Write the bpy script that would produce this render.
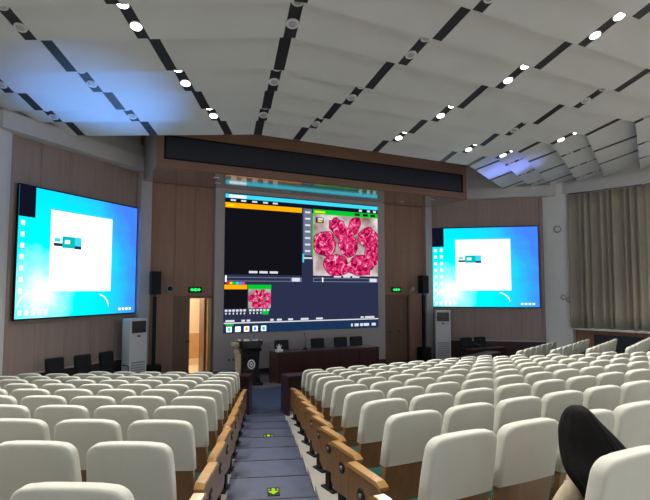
import bpy, bmesh, math, random
from mathutils import Vector, Matrix
random.seed(7)
sc = bpy.context.scene
for o in list(bpy.data.objects): bpy.data.objects.remove(o)
COL = sc.collection
R = math.radians
E = 2.77                      # eye height above the flat floor in front of the stage
CX = -7.4146                  # camera x; the hall is symmetric about x = 0, stage wall at y = 15

# ------------------------------------------------------------------ camera, world, exposure
cam_d = bpy.data.cameras.new('camera'); cam = bpy.data.objects.new('camera', cam_d); COL.objects.link(cam)
cam_d.sensor_width = 36; cam_d.lens = 36*531.78/650; cam_d.clip_end = 200; cam_d.clip_start = .05
YAW, PITCH = .4966, .0738
cam.location = (CX, 0, E); cam.rotation_euler = (math.pi/2+PITCH, 0, -YAW)
sc.camera = cam
w = bpy.data.worlds.new('world'); sc.world = w; w.use_nodes = True
w.node_tree.nodes['Background'].inputs[0].default_value = (.80, .90, 1.0, 1)
w.node_tree.nodes['Background'].inputs[1].default_value = 1.4
vs = sc.view_settings
vs.view_transform = 'Standard'; vs.look = 'None'; vs.gamma = 1; vs.use_curve_mapping = False; vs.exposure = 0.0
LAMP_W = 285                   # one lit downlight
GLOW_W = 2600                 # added blue uplights for the ceiling glow

# ------------------------------------------------------------------ helpers
def proj(x, y, z):
    x -= CX; z -= E
    X = x*math.cos(YAW)-y*math.sin(YAW); D = x*math.sin(YAW)+y*math.cos(YAW)
    Y = z*math.cos(PITCH)-D*math.sin(PITCH); W = z*math.sin(PITCH)+D*math.cos(PITCH)
    if W < .05: return (9999, 9999, W)
    return (325+531.78*X/W, 250-531.78*Y/W, W)
def seen(x, y, z, m=12):
    a, b, d = proj(x, y, z)
    return d > .1 and -m < a < 650+m and -m < b < 500+m

def mk(name, bm_or_me, mat=None, parent=None, loc=None, smooth=False):
    if isinstance(bm_or_me, bmesh.types.BMesh):
        me = bpy.data.meshes.new(name)
        bmesh.ops.recalc_face_normals(bm_or_me, faces=bm_or_me.faces)
        bm_or_me.to_mesh(me); bm_or_me.free()
        if smooth:
            for p in me.polygons: p.use_smooth = True
    else: me = bm_or_me
    if mat and not me.materials: me.materials.append(mat)
    o = bpy.data.objects.new(name, me); COL.objects.link(o)
    if parent: o.parent = parent
    if loc: o.location = loc
    return o
def empty(name, loc=(0,0,0), rz=0):
    o = bpy.data.objects.new(name, None); COL.objects.link(o)
    o.location = loc; o.rotation_euler = (0,0,rz); o.empty_display_size = .1
    return o
def tag(o, label, cat, group=None):
    o['label'] = label; o['category'] = cat
    if group: o['group'] = group
    return o
def struct(o, label=None):
    o['kind'] = 'structure'
    if label: o['label'] = label
    return o
def bm_(): return bmesh.new()
def box(bm, x0, x1, y0, y1, z0, z1, M=None):
    vs_ = [bm.verts.new(Vector((x, y, z)) if M is None else M @ Vector((x, y, z))) for x in (x0, x1) for y in (y0, y1) for z in (z0, z1)]
    for f in ((0,1,3,2),(4,6,7,5),(0,4,5,1),(2,3,7,6),(0,2,6,4),(1,5,7,3)): bm.faces.new([vs_[i] for i in f])
    return vs_
def boxo(name, x0, x1, y0, y1, z0, z1, mat, parent=None, bevel=0, loc=None):
    bm = bm_(); box(bm, x0, x1, y0, y1, z0, z1)
    if bevel: bmesh.ops.bevel(bm, geom=list(bm.edges), offset=bevel, segments=2, affect='EDGES', profile=.6)
    return mk(name, bm, mat, parent, loc)
def prism(bm, pts, z0, z1):
    """plan polygon pts extruded; z0,z1 numbers or per-vertex lists"""
    n = len(pts)
    a = [bm.verts.new((p[0], p[1], z0[i] if isinstance(z0, (list, tuple)) else z0)) for i, p in enumerate(pts)]
    b = [bm.verts.new((p[0], p[1], z1[i] if isinstance(z1, (list, tuple)) else z1)) for i, p in enumerate(pts)]
    bm.faces.new(a[::-1]); bm.faces.new(b)
    for i in range(n): bm.faces.new((a[i], a[(i+1) % n], b[(i+1) % n], b[i]))
def cyl(bm, p, q, r, n=16, r2=None):
    p, q = Vector(p), Vector(q); d = (q-p).normalized()
    u = d.orthogonal().normalized(); v = d.cross(u); r2 = r if r2 is None else r2
    a = [bm.verts.new(p+(u*math.cos(t)+v*math.sin(t))*r) for t in [2*math.pi*i/n for i in range(n)]]
    b = [bm.verts.new(q+(u*math.cos(t)+v*math.sin(t))*r2) for t in [2*math.pi*i/n for i in range(n)]]
    bm.faces.new(a[::-1]); bm.faces.new(b)
    for i in range(n): bm.faces.new((a[i], a[(i+1) % n], b[(i+1) % n], b[i]))
def lathe(bm, prof, n=24, M=None):
    rings = []
    for r, z in prof:
        rings.append([bm.verts.new((M or Matrix()) @ Vector((r*math.cos(2*math.pi*i/n), r*math.sin(2*math.pi*i/n), z))) for i in range(n)])
    for a, b in zip(rings, rings[1:]):
        for i in range(n): bm.faces.new((a[i], a[(i+1) % n], b[(i+1) % n], b[i]))
    bm.faces.new(rings[0][::-1]); bm.faces.new(rings[-1])
def tube(bm, pts, r, n=8):
    for a, b in zip(pts, pts[1:]): cyl(bm, a, b, r, n)

# ------------------------------------------------------------------ materials
def mat(name, col, rough=.6, spec=.5, noise=0, scale=(8,8,8), coat=0, metal=0, bump=0, emit=None, estr=0, col2=None, sheen=0):
    m = bpy.data.materials.new(name); m.use_nodes = True; nt = m.node_tree; b = nt.nodes['Principled BSDF']
    b.inputs['Base Color'].default_value = (*col, 1); b.inputs['Roughness'].default_value = rough
    b.inputs['Specular IOR Level'].default_value = spec; b.inputs['Metallic'].default_value = metal
    b.inputs['Coat Weight'].default_value = coat; b.inputs['Coat Roughness'].default_value = .12
    if sheen: b.inputs['Sheen Weight'].default_value = sheen
    if emit:
        b.inputs['Emission Color'].default_value = (*emit, 1); b.inputs['Emission Strength'].default_value = estr
    if noise or bump:
        tc = nt.nodes.new('ShaderNodeTexCoord'); mp = nt.nodes.new('ShaderNodeMapping'); mp.inputs['Scale'].default_value = scale
        nz = nt.nodes.new('ShaderNodeTexNoise'); nz.inputs['Scale'].default_value = 1; nz.inputs['Detail'].default_value = 6; nz.inputs['Roughness'].default_value = .62
        nt.links.new(tc.outputs['Object'], mp.inputs[0]); nt.links.new(mp.outputs[0], nz.inputs['Vector'])
        if noise:
            c2 = col2 or tuple(c*(1-noise) for c in col)
            rp = nt.nodes.new('ShaderNodeValToRGB'); rp.color_ramp.elements[0].position = .3; rp.color_ramp.elements[1].position = .7
            rp.color_ramp.elements[0].color = (*c2, 1); rp.color_ramp.elements[1].color = (*col, 1)
            nt.links.new(nz.outputs['Fac'], rp.inputs[0]); nt.links.new(rp.outputs[0], b.inputs['Base Color'])
        if bump:
            bp = nt.nodes.new('ShaderNodeBump'); bp.inputs['Strength'].default_value = bump; bp.inputs['Distance'].default_value = .01
            nt.links.new(nz.outputs['Fac'], bp.inputs['Height']); nt.links.new(bp.outputs[0], b.inputs['Normal'])
    return m
def emis(name, col, s):
    m = bpy.data.materials.new(name); m.use_nodes = True; nt = m.node_tree
    nt.nodes.remove(nt.nodes['Principled BSDF']); e = nt.nodes.new('ShaderNodeEmission')
    e.inputs[0].default_value = (*col, 1); e.inputs[1].default_value = s
    nt.links.new(e.outputs[0], nt.nodes['Material Output'].inputs[0]); return m
M = {}
M['white'] = mat('white plaster', (.72,.72,.72), .7, .3, .06, (2,2,2))
M['ceil'] = mat('ceiling panel paint', (.60,.605,.61), .55, .4, .05, (1.5,1.5,1.5))
M['slab'] = mat('upper ceiling', (.5,.5,.5), .8)
M['slot'] = mat('dark slot liner', (.012,.013,.017), .45, .5)
M['wood_side'] = mat('pale brown wood veneer', (.40,.305,.275), .5, .4, .2, (9,9,.7), bump=.03)
M['wood_stage'] = mat('brown wood veneer', (.36,.20,.135), .45, .4, .25, (14,14,.8), bump=.03)
M['wood_header'] = mat('header wood veneer', (.30,.17,.115), .4, .4, .22, (.8,10,10), bump=.03)
M['soffit'] = mat('polished soffit', (.22,.13,.10), .13, .7, .15, (.8,6,6), coat=.7)
M['frame_grey'] = mat('grey screen surround', (.47,.425,.43), .5, .4, .05, (3,3,3))
M['dark_wain'] = mat('dark wainscot', (.055,.03,.022), .4, .5, .3, (8,8,1))
M['cornice'] = mat('cornice paint', (.62,.60,.60), .6, .3, .05, (2,2,2))
M['floor'] = mat('pale vinyl floor', (.42,.40,.36), .35, .5, .12, (3,3,3))
M['carpet'] = mat('blue grey carpet tile', (.062,.075,.135), .5, .55, .3, (6,6,6), bump=.1)
M['front_carpet'] = mat('plain blue carpet', (.030,.052,.115), .6, .4, .2, (4,4,4))
M['nosing'] = mat('step nosing', (.05,.055,.075), .5)
M['stage'] = mat('stage floor', (.16,.15,.19), .25, .5, .15, (2,2,2))
M['cover'] = mat('cream chair cover', (.61,.61,.545), .85, .2, .07, (5,5,5), bump=.25, sheen=.15)
M['chair_wood'] = mat('honey wood', (.235,.115,.042), .28, .5, .35, (14,14,3), coat=.35)
M['arm_wood'] = mat('polished armrest', (.46,.25,.085), .2, .5, .2, (4,14,14), coat=.6)
M['green'] = mat('green upholstery', (.003,.052,.042), .9, .15, .25, (30,30,30))
M['black'] = mat('black plastic', (.008,.008,.009), .6, .25)
M['blackfab'] = mat('black leather', (.009,.009,.012), .55, .3)
M['badge'] = mat('black badge', (.01,.01,.012), .25)
M['badge_ring'] = mat('badge ring', (.35,.33,.30), .3, metal=.6)
M['redwood'] = mat('dark red wood', (.042,.011,.011), .3, .5, .35, (1.2,12,12), coat=.3)
M['podium'] = mat('black lacquer', (.012,.009,.009), .25, .5, coat=.2)
M['palewood'] = mat('pale wood', (.62,.48,.33), .5, .4, .15, (10,10,1))
M['emblem'] = mat('white emblem', (.75,.75,.72), .4)
M['acwhite'] = mat('appliance white', (.66,.67,.70), .35, .5)
M['acdark'] = mat('appliance display', (.02,.022,.03), .15)
M['acgrille'] = mat('appliance grille', (.30,.31,.33), .4)
M['curtain'] = mat('taupe curtain', (.42,.375,.30), .85, .2, .15, (40,40,6), sheen=.2)
M['sill'] = mat('white sill', (.80,.78,.74), .4)
M['wain_right'] = mat('orange brown wainscot', (.30,.165,.09), .4, .4, .25, (8,8,.8))
M['grille'] = mat('dark blue grille', (.022,.028,.040), .5)
M['ring'] = mat('lamp ring', (.62,.62,.64), .3, .5)
M['lens_on'] = emis('lit lamp lens', (1,.97,.90), 14)
M['lens_off'] = mat('unlit lamp lens', (.42,.42,.43), .2, .6)
M['exit_green'] = emis('exit green', (.02,.85,.16), 1.3)
M['arrow'] = emis('arrow yellow green', (.45,.85,.02), .9)
M['doorwood'] = mat('door veneer', (.20,.115,.075), .4, .4, .25, (12,12,.8))
M['jamb'] = mat('door jamb', (.58,.36,.16), .4, .4, .2, (8,8,1))
M['corr_wall'] = mat('corridor cream wall', (.80,.70,.55), .6)
M['corr_tile'] = mat('corridor tan dado', (.62,.40,.20), .4, .4, .15, (3,3,3))
M['banner'] = mat('unlit led banner', (.028,.031,.045), .35, .5)
M['hair'] = mat('black hair', (.0022,.002,.002), .6, .10, .4, (90,90,4), bump=.35)
M['skin'] = mat('skin', (.60,.40,.31), .5)
M['beige'] = mat('beige knit', (.62,.52,.37), .85, .2, .15, (60,60,60), bump=.2)
M['denim'] = mat('dark trousers', (.03,.035,.05), .8)
M['tissue'] = mat('white tissue', (.82,.82,.84), .7)
M['glass'] = mat('window glass', (.8,.85,.9), .05)
M['metal'] = mat('dark metal', (.05,.05,.055), .35, metal=.7)

# ------------------------------------------------------------------ plan of the hall
DA, DB = (5.0, 15.0), (7.95, 12.5)        # diagonal walls (mirrored)
PC = (8.55, 11.9)                          # pilaster end
SW = (11.6, -2.0)                          # side wall runs back and out from the pilaster (see side_x)
def side_x(y): return 8.6+(11.9-y)*.225
ZW = E+3.2                                 # top of the wood walls
ZS = E+4.5                                 # upper slab
ST = E-2.44                                # stage floor
YB = -7.0                                  # back wall

def wall_seg(name, p, q, z0, z1, th, m, side):
    """vertical wall slab from p to q, thickness th to the outside"""
    d = Vector((q[0]-p[0], q[1]-p[1])).normalized(); n = Vector((d.y, -d.x))*side
    bm = bm_(); prism(bm, [p, q, (q[0]+n.x*th, q[1]+n.y*th), (p[0]+n.x*th, p[1]+n.y*th)], z0, z1)
    return struct(mk(name, bm, m))

# floor base
bm = bm_(); prism(bm, [(-12.6,YB),(12.6,YB),(12.6,15.4),(-12.6,15.4)], -.2, 0)
floor = struct(mk('floor', bm, M['floor']))
# ceiling upper slab
bm = bm_(); prism(bm, [(-12.6,YB),(12.6,YB),(12.6,15.4),(-12.6,15.4)], ZS, ZS+.2)
ceiling = struct(mk('ceiling', bm, M['slab']))

# front wall with two doorways (backing) and veneer panels
bm = bm_()
DX0, DX1, DZ = 2.98, 4.05, E-.25
for s in (-1, 1):
    a, b = sorted((s*DX0, s*DX1))
    box(bm, *sorted((s*DX1, s*5.1)), 15, 15.15, 0, ZS); box(bm, a, b, 15, 15.15, DZ, ZS)
box(bm, -DX0, DX0, 15, 15.15, 0, ZS); box(bm, 2.9, 4.2, 15.15, 15.2, 0, DZ+.2)  # last box: unseen backing added behind the closed door to stop stray daylight
wall_front = struct(mk('wall_front', bm, M['wood_stage']))
def veneer(parent, x0, x1, z0, z1, m):
    boxo('veneer_panel', x0+.004, x1-.004, 14.975, 15.0, z0+.004, z1-.004, m, parent)
for s in (-1, 1):
    for a, b in ((DX1, 4.72),):
        for z0, z1 in ((ST, DZ), (DZ, E+1.3), (E+1.3, E+2.92)): veneer(wall_front, *sorted((s*a, s*b)), z0, z1, M['wood_stage'])
    for a, b in ((2.94, 3.5), (3.5, DX1)):
        for z0, z1 in ((DZ+.07, E+1.3), (E+1.3, E+2.92)): veneer(wall_front, *sorted((s*a, s*b)), z0, z1, M['wood_stage'])
# grey surround of the main screen
SX, SZ0, SZ1 = 2.66, E-1.258, E+2.811
bm = bm_()
box(bm, -2.94, -SX-.01, 14.86, 15.0, ST, E+2.94); box(bm, SX+.01, 2.94, 14.86, 15.0, ST, E+2.94)
box(bm, -SX-.01, SX+.01, 14.86, 15.0, ST, SZ0-.01); box(bm, -SX-.01, SX+.01, 14.86, 15.0, SZ1+.01, E+2.94)
struct(mk('trim_1', bm, M['frame_grey']), 'grey painted surround around the large main screen')
# baseboard of the surround
struct(boxo('baseboard_front', -2.94, 2.94, 14.84, 14.859, ST, ST+.12, M['dark_wain']))
# narrow grey pilasters
for i, s in enumerate((-1, 1)):
    bm = bm_(); prism(bm, [(s*4.72,14.86),(s*5.0,14.86),(s*5.14,15.14),(s*4.72,15.0)], 0, E+3.25)
    struct(mk('trim_%d' % (i+2), bm, M['frame_grey']))
# diagonal walls with veneer panels, dark wainscot, cornice
def frame2(p, q):
    d = Vector((q[0]-p[0], q[1]-p[1], 0)); L = d.length; d.normalize()
    return d, L
for s, nm in ((-1, 'left'), (1, 'right')):
    p, q = (s*DA[0], DA[1]), (s*DB[0], DB[1])
    d, L = frame2(p, q); n = Vector((d.y, -d.x, 0))*s      # outward?
    if n.dot(Vector((s, 1, 0))) < 0: n = -n
    p = (p[0]+n.x*.075, p[1]+n.y*.075)
    Mx = Matrix(((d.x, n.x, 0, p[0]), (d.y, n.y, 0, p[1]), (0,0,1,0), (0,0,0,1)))   # x along wall, y outward
    bm = bm_(); box(bm, -.05, L+.05, .03, .2, 0, ZS, Mx)
    wd = struct(mk('wall_diagonal_'+nm, bm, M['wood_side']))
    n_c = 5
    for i in range(n_c):
        for z0, z1 in ((E-1.78, E-.62), (E-.62, E+.80), (E+.80, E+2.2), (E+2.2, ZW)):
            bm = bm_(); box(bm, L*i/n_c+.003, L*(i+1)/n_c-.003, 0, .03, z0+.003, z1-.003, Mx); mk('veneer_panel', bm, M['wood_side'], wd)
    bm = bm_(); box(bm, 0, L, -.02, .03, 0, E-1.80, Mx); struct(mk('baseboard_diagonal_'+nm, bm, M['dark_wain']))
    bm = bm_(); box(bm, 0, L, -.035, .03, E-1.80, E-1.765, Mx); struct(mk('trim_%d' % (4 if s < 0 else 5), bm, M['frame_grey']))
    # raised vertical edge frames of the wood field
    bm = bm_(); box(bm, L-.10, L, -.05, 0, E-1.76, ZW, Mx); box(bm, -.0, .09, -.05, 0, E-1.76, ZW, Mx)
    struct(mk('trim_%d' % (6 if s < 0 else 7), bm, M['wood_side']))
    # cornice, two tiers
    bm = bm_(); box(bm, -.25, L+.4, -.30, .03, ZW, ZW+.36, Mx); box(bm, -.25, L+.4, -.16, .03, ZW+.36, ZW+.72, Mx); box(bm, -.25, L+.4, -.05, .03, ZW+.72, ZS, Mx)
    struct(mk('trim_%d' % (8 if s < 0 else 9), bm, M['cornice']), 'white stepped cornice above the side screen wall')
    # white pilaster, rounded
    bm = bm_(); pts = []
    a, b = Vector((s*DB[0], DB[1])), Vector((s*PC[0], PC[1]))
    inn = Vector((-s*.7, -.7))
    for i in range(9):
        t = i/8; bulge = math.sin(t*math.pi)**.6*.07
        pp = a.lerp(b, t)+inn*bulge; pts.append((pp.x, pp.y))
    pts += [(b.x+s*.3, b.y+.3), (a.x+s*.3, a.y+.3)]
    prism(bm, pts, 0, ZS); struct(mk('trim_%d' % (10 if s < 0 else 11), bm, M['white']), 'white plaster pilaster beside the side screen')

# side walls: wainscot below, window opening behind curtain, beam above
for s, nm in ((-1, 'left'), (1, 'right')):
    def X(y, o=0): return s*(side_x(y)+o)
    def seg(bm, y0, y1, z0, z1, o0=0, o1=.2): prism(bm, [(X(y0,o0),y0),(X(y1,o0),y1),(X(y1,o1),y1),(X(y0,o1),y0)], z0, z1)
    bm = bm_()
    seg(bm, YB, 12.6, 0, E-1.32, .12); seg(bm, YB, 12.6, E+3.2, ZS, .12)
    if s > 0:
        seg(bm, 11.55, 12.6, E-1.32, E+3.2, .12); seg(bm, YB, 6.2, E-1.32, E+3.2, .12)
    else: seg(bm, YB, 12.6, E-1.32, E+3.2, .12)
    wl = struct(mk('wall_'+nm, bm, M['white']))
    # wood wainscot panels
    y = 11.9; k = 0
    while y > 3:
        bm = bm_(); seg(bm, y-1.4+.004, y-.004, 0, E-1.35, .06, .12); mk('wainscot_panel', bm, M['wain_right'], wl); y -= 1.4; k += 1
    bm = bm_(); seg(bm, 2, 11.9, E-1.345, E-1.29, -.10, .14); struct(mk('trim_%d' % (12 if s < 0 else 13), bm, M['sill']), 'white window sill ledge')
    bm = bm_(); seg(bm, YB, 12.0, E+3.27, E+3.62, -.22, .14); seg(bm, YB, 12.0, E+3.62, ZS, -.10, .14)
    struct(mk('trim_%d' % (14 if s < 0 else 15), bm, M['cornice']), 'white cornice above the side wall')
    if s > 0:   # dark grilles in the wainscot
        for k, (y0, y1) in enumerate(((11.45-.15, 9.55), (9.15, 7.6))):
            t = empty('ventilation_grille', (X((y0+y1)/2), (y0+y1)/2, 0))
            lx, ly = t.location.x, t.location.y
            bm = bm_(); seg(bm, y1, y0, E-2.3, E-1.48, .03, .058)
            bmesh.ops.translate(bm, vec=(-lx, -ly, 0), verts=bm.verts); mk('grille_frame', bm, M['grille'], t)
            for j in range(9):
                bm = bm_(); z = E-2.26+j*.085; seg(bm, y1+.05, y0-.05, z, z+.04, .012, .03)
                bmesh.ops.translate(bm, vec=(-lx, -ly, 0), verts=bm.verts); mk('louvre', bm, M['grille'], t)
            tag(t, ('dark blue louvred grille in wainscot nearest the white pilaster', 'dark blue louvred grille in wainscot under the curtain gap')[k], 'vent grille', 'grilles below the curtained window')
        # window behind the curtain
        bm = bm_()
        for yy in (11.5, 10.2, 8.9, 7.6, 6.25): seg(bm, yy-.04, yy+.04, E-1.3, E+3.2, .12, .18)
        for zz in (E-1.29, E+1.6, E+3.14): seg(bm, 6.2, 11.55, zz, zz+.06, .12, .18)
        wi = struct(mk('window_1', bm, M['sill']))
# unseen back wall; its band of window openings is added to admit fill daylight
bm = bm_()
box(bm, -12.6, 12.6, YB-.2, YB, 0, E-.2); box(bm, -12.6, 12.6, YB-.2, YB, E+3.0, ZS)
for x in range(-12, 13, 3): box(bm, x-.2, x+.2, YB-.2, YB, E-.2, E+3.0)
struct(mk('wall_back', bm, M['white']))

# curtains: two pleated panels on the window side wall
def curtain(y0, y1, label, seed):
    rnd = random.Random(seed); bm = bm_(); N = int(abs(y1-y0)*44); rows = 9; ring = []
    ph = 0; offs = []
    for i in range(N+1):
        ph += .56+.25*math.sin(i*.21+seed)+.12*rnd.random()
        offs.append((math.sin(ph)*.075+math.sin(ph*.5+1)*.02, ph))
    zb, zt = E-1.27, E+3.22
    cy = (y0+y1)/2; cxx = side_x(cy)
    for th in (0, .012):
        g = []
        for j in range(rows+1):
            t = j/rows; row = []
            for i in range(N+1):
                y = y0+(y1-y0)*i/N
                amp = (1.0 if t > .9 else 1.15-.1*t)
                yy = y+.01*math.sin(offs[i][1]*.7)*(1-t)*2
                row.append(bm.verts.new((side_x(y)-.13-offs[i][0]*amp*(.9+.25*(1-t))+th-cxx, yy-cy, zb+(zt-zb)*t-(.012*math.sin(i*.4) if j == 0 else 0))))
            g.append(row)
        ring.append(g)
    for g in ring:
        for j in range(rows):
            for i in range(N): bm.faces.new((g[j][i], g[j][i+1], g[j+1][i+1], g[j+1][i]))
    a, b = ring
    for j in range(rows):
        bm.faces.new((a[j][0], a[j+1][0], b[j+1][0], b[j][0])); bm.faces.new((a[j][N], b[j][N], b[j+1][N], a[j+1][N]))
    for i in range(N):
        bm.faces.new((a[0][i], b[0][i], b[0][i+1], a[0][i+1])); bm.faces.new((a[rows][i], a[rows][i+1], b[rows][i+1], b[rows][i]))
    t = empty('curtain', (cxx, cy, 0)); c = mk('curtain_fabric', bm, M['curtain'], t, smooth=True)
    bm = bm_(); cyl(bm, (side_x(y0)-.13-cxx, y0-cy, zt+.02), (side_x(y1)-.13-cxx, y1-cy, zt+.02), .014, 8); mk('curtain_rail', bm, M['metal'], t)
    tag(t, label, 'curtain', 'taupe pleated curtains')
curtain(11.86, 9.62, 'taupe pleated curtain hanging beside the white pilaster', 3)
curtain(9.575, 6.0, 'taupe pleated curtain beyond the bright vertical gap', 11)

# ------------------------------------------------------------------ header box above the main screen
t = empty('header_bulkhead', (0, 13.03, E+2.95)); struct(t, 'brown wood header box with long dark unlit banner above main screen')
def hb(name, x0, x1, y0, y1, z0, z1, m): return boxo(name, x0, x1, y0-13.03, y1-13.03, z0-2.95, z1-2.95, m, t)
hb('header_face', -4.96, 4.96, 13.05, 13.12, 2.96, 4.08, M['wood_header'])
hb('header_top', -4.96, 4.96, 13.05, 15.0, 4.08, 4.12, M['wood_header'])
for s in (-1, 1): hb('header_side', *sorted((s*4.90, s*4.96)), 13.12, 14.86, 2.96, 4.08, M['wood_side'])
hb('soffit', -4.96, 4.96, 13.03, 14.98, 2.93, 2.96, M['soffit'])
# veneer border around the banner
hb('border', -4.96, 4.96, 13.03, 13.05, 2.96, 3.16, M['wood_header']); hb('border', -4.96, 4.96, 13.03, 13.05, 3.76, 4.08, M['wood_header'])
for s in (-1, 1): hb('border', *sorted((s*4.80, s*4.96)), 13.03, 13.05, 3.16, 3.76, M['wood_header'])
bn = hb('led_banner', -4.75, 4.75, 13.042, 13.055, 3.20, 3.72, M['banner'])
for a in ((-4.80,4.80,3.16,3.20),(-4.80,4.80,3.72,3.76),(-4.80,-4.75,3.20,3.72),(4.75,4.80,3.20,3.72)): hb('banner_frame', a[0], a[1], 13.02, 13.05, a[2], a[3], M['black'])
# small recessed lamps in the soffit
for k, (x, y) in enumerate(((-3.1,14.2),(-3.35,13.5),(3.25,14.3),(3.9,13.5))):
    d = empty('soffit_spotlight', (x, y, E+2.93)); bm = bm_(); lathe(bm, [(.07,-.012),(.075,0)], 16); mk('lamp_ring', bm, M['ring'], d)
    bm = bm_(); lathe(bm, [(.05,-.016),(.05,-.010)], 16); mk('lens', bm, M['lens_off'], d)
    tag(d, 'small recessed spotlight in polished soffit ' + ('near the open door, ' if x < 0 else 'near the closed door, ')+('close to the wall' if y > 14 else 'close to the header face'), 'spotlight', 'soffit spotlights')

# ------------------------------------------------------------------ pleated ceiling
FY = [-3.6,-2.7,-1.8,-.9,0,.87,1.74,2.61,3.48,4.35,5.22,6.07,6.94,7.96,8.76,9.58,10.2,11.03]
LAMPSEG = lambda k: (len(FY)-2-k) % 2 == 1       # teeth with lamps; the last tooth is plain
def zl(y): return E+3.82-.06*(y-5.2)
WS = .095
def seamx(y): return 3.77-.268*(y-8.73)
def tline(j, y):                                 # slot lines of the side sectors, distance t from the seam
    return (1.5, 3.2, 4.85)[j]-.37*(y-8.76)
def wall_limit(y, s):                            # largest t that stays inside the walls
    t = 0
    while t < 9:
        px, py = seamx(y)+t*.866, y+t*.5
        lim = side_x(py)-.10 if py < 11.9 else 1e9
        if px > lim: break
        # diagonal wall line: from DA to DB
        if py > 11.5 and (px-5.0)*2.5+(py-15.0)*2.95 > -.8: break
        t += .05
    return t
def tooth_z(k, y):                               # height on tooth k (panels fall toward the stage)
    return zl(FY[k+1])+.31*(FY[k+1]-y)
def plan(sec, y, v):
    if sec == 0: return (v, y)
    s = sec; return (s*(seamx(y)+v*.866), y+v*.5)
def wedge(bm, sec, k, va0, va1, vb0, vb1, lift=0, inset=0):
    y0, y1 = FY[k]+inset, FY[k+1]-inset
    pts = [plan(sec, y0, va0), plan(sec, y0, vb0), plan(sec, y1, vb1), plan(sec, y1, va1)]
    z0, z1 = tooth_z(k, y0)+lift, tooth_z(k, y1)+lift
    zt = tooth_z(k, FY[k])+.05+lift*.3
    prism(bm, pts, [z0, z0, z1, z1], zt)
slots = []    # (sec, k, line name, v at y0, v at y1)
names = {}
for k in range(len(FY)-1):
    y0, y1 = FY[k], FY[k+1]
    # centre sector
    L0, L1 = -seamx(y0), -seamx(y1)
    cols = [(L0, L1), (-2.2, -2.2), (0, 0), (2.2, 2.2), (-L0, -L1)]
    for i in range(4):
        a, b = cols[i], cols[i+1]
        bm = bm_(); wedge(bm, 0, k, a[0]+WS, a[1]+WS, b[0]-WS, b[1]-WS); mk('ceiling_panel', bm, M['ceil'], ceiling)
    for nm, c in (('R1', cols[1]), ('R2', cols[2]), ('R3', cols[3])): slots.append((0, k, nm, c[0], c[1]))
    for s in (-1, 1):
        lim0, lim1 = wall_limit(y0, s), wall_limit(y1, s)
        ls = [(0, 0)]
        for j in range(3):
            a = (tline(j, y0), tline(j, y1))
            if a[0] < lim0-.15 and a[1] < lim1-.15: ls.append(a)
        edge = (lim0, lim1)
        for i, a in enumerate(ls):
            b = ls[i+1] if i+1 < len(ls) else (edge[0]+WS, edge[1]+WS)
            mid = [(a[0]+b[0])/2, (a[1]+b[1])/2]
            bm = bm_(); wedge(bm, s, k, a[0]+WS, a[1]+WS, b[0]-WS, b[1]-WS); mk('ceiling_panel', bm, M['ceil'], ceiling)
        nmz = ('L0','L1','L2','L3') if s < 0 else ('R4','R5','R6','R7')
        for i, a in enumerate(ls): slots.append((s, k, nmz[i], a[0], a[1]))
ORD = ['', 'first','second','third','fourth','fifth','sixth','seventh','eighth','ninth','tenth','eleventh','twelfth','thirteenth','fourteenth','fifteenth','sixteenth','seventeenth','eighteenth','nineteenth','twentieth','twenty-first','twenty-second','twenty-third']
LIT_ALL = {'L1', 'R2'}
LINE_TXT = {'L0': 'slot line above podium aisle', 'L1': 'lit slot line toward the open door', 'L2': 'slot line crossing blue glow', 'L3': 'slot line beside white cornice',
    'R1': 'slot line beside the centre line', 'R2': 'lit slot line over hall centre', 'R3': 'slot line past hall centre',
    'R4': 'slot line above far aisle', 'R5': 'first slot line past far aisle', 'R6': 'second slot line past far aisle', 'R7': 'slot line above the curtain'}
bm = bm_(); lathe(bm, [(.055,-.004),(.088,-.014),(.094,-.006),(.094,.03)], 20); RING = mk('lamp_ring', bm, M['ring'], smooth=True)
bm = bm_(); lathe(bm, [(.0, -.022) if False else (.005,-.030),(.045,-.026),(.078,-.015),(.082,.0)], 20); LENS_ON = mk('lens', bm, M['lens_on'], smooth=True)  # lit lens widened so its disc stands in for glare
bm = bm_(); lathe(bm, [(.005,-.010),(.040,-.010),(.062,-.006),(.064,.0)], 20); LENS_OFF = mk('lens', bm, M['lens_off'], smooth=True)
protos = [RING, LENS_ON, LENS_OFF]; RM, LONM, LOFFM = (o.data for o in protos)
for o in protos: bpy.data.objects.remove(o)
spot_d = bpy.data.lights.new('downlight_beam', 'SPOT'); spot_d.energy = LAMP_W; spot_d.spot_size = R(125); spot_d.spot_blend = .8; spot_d.color = (1, .96, .88); spot_d.shadow_soft_size = .07
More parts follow.
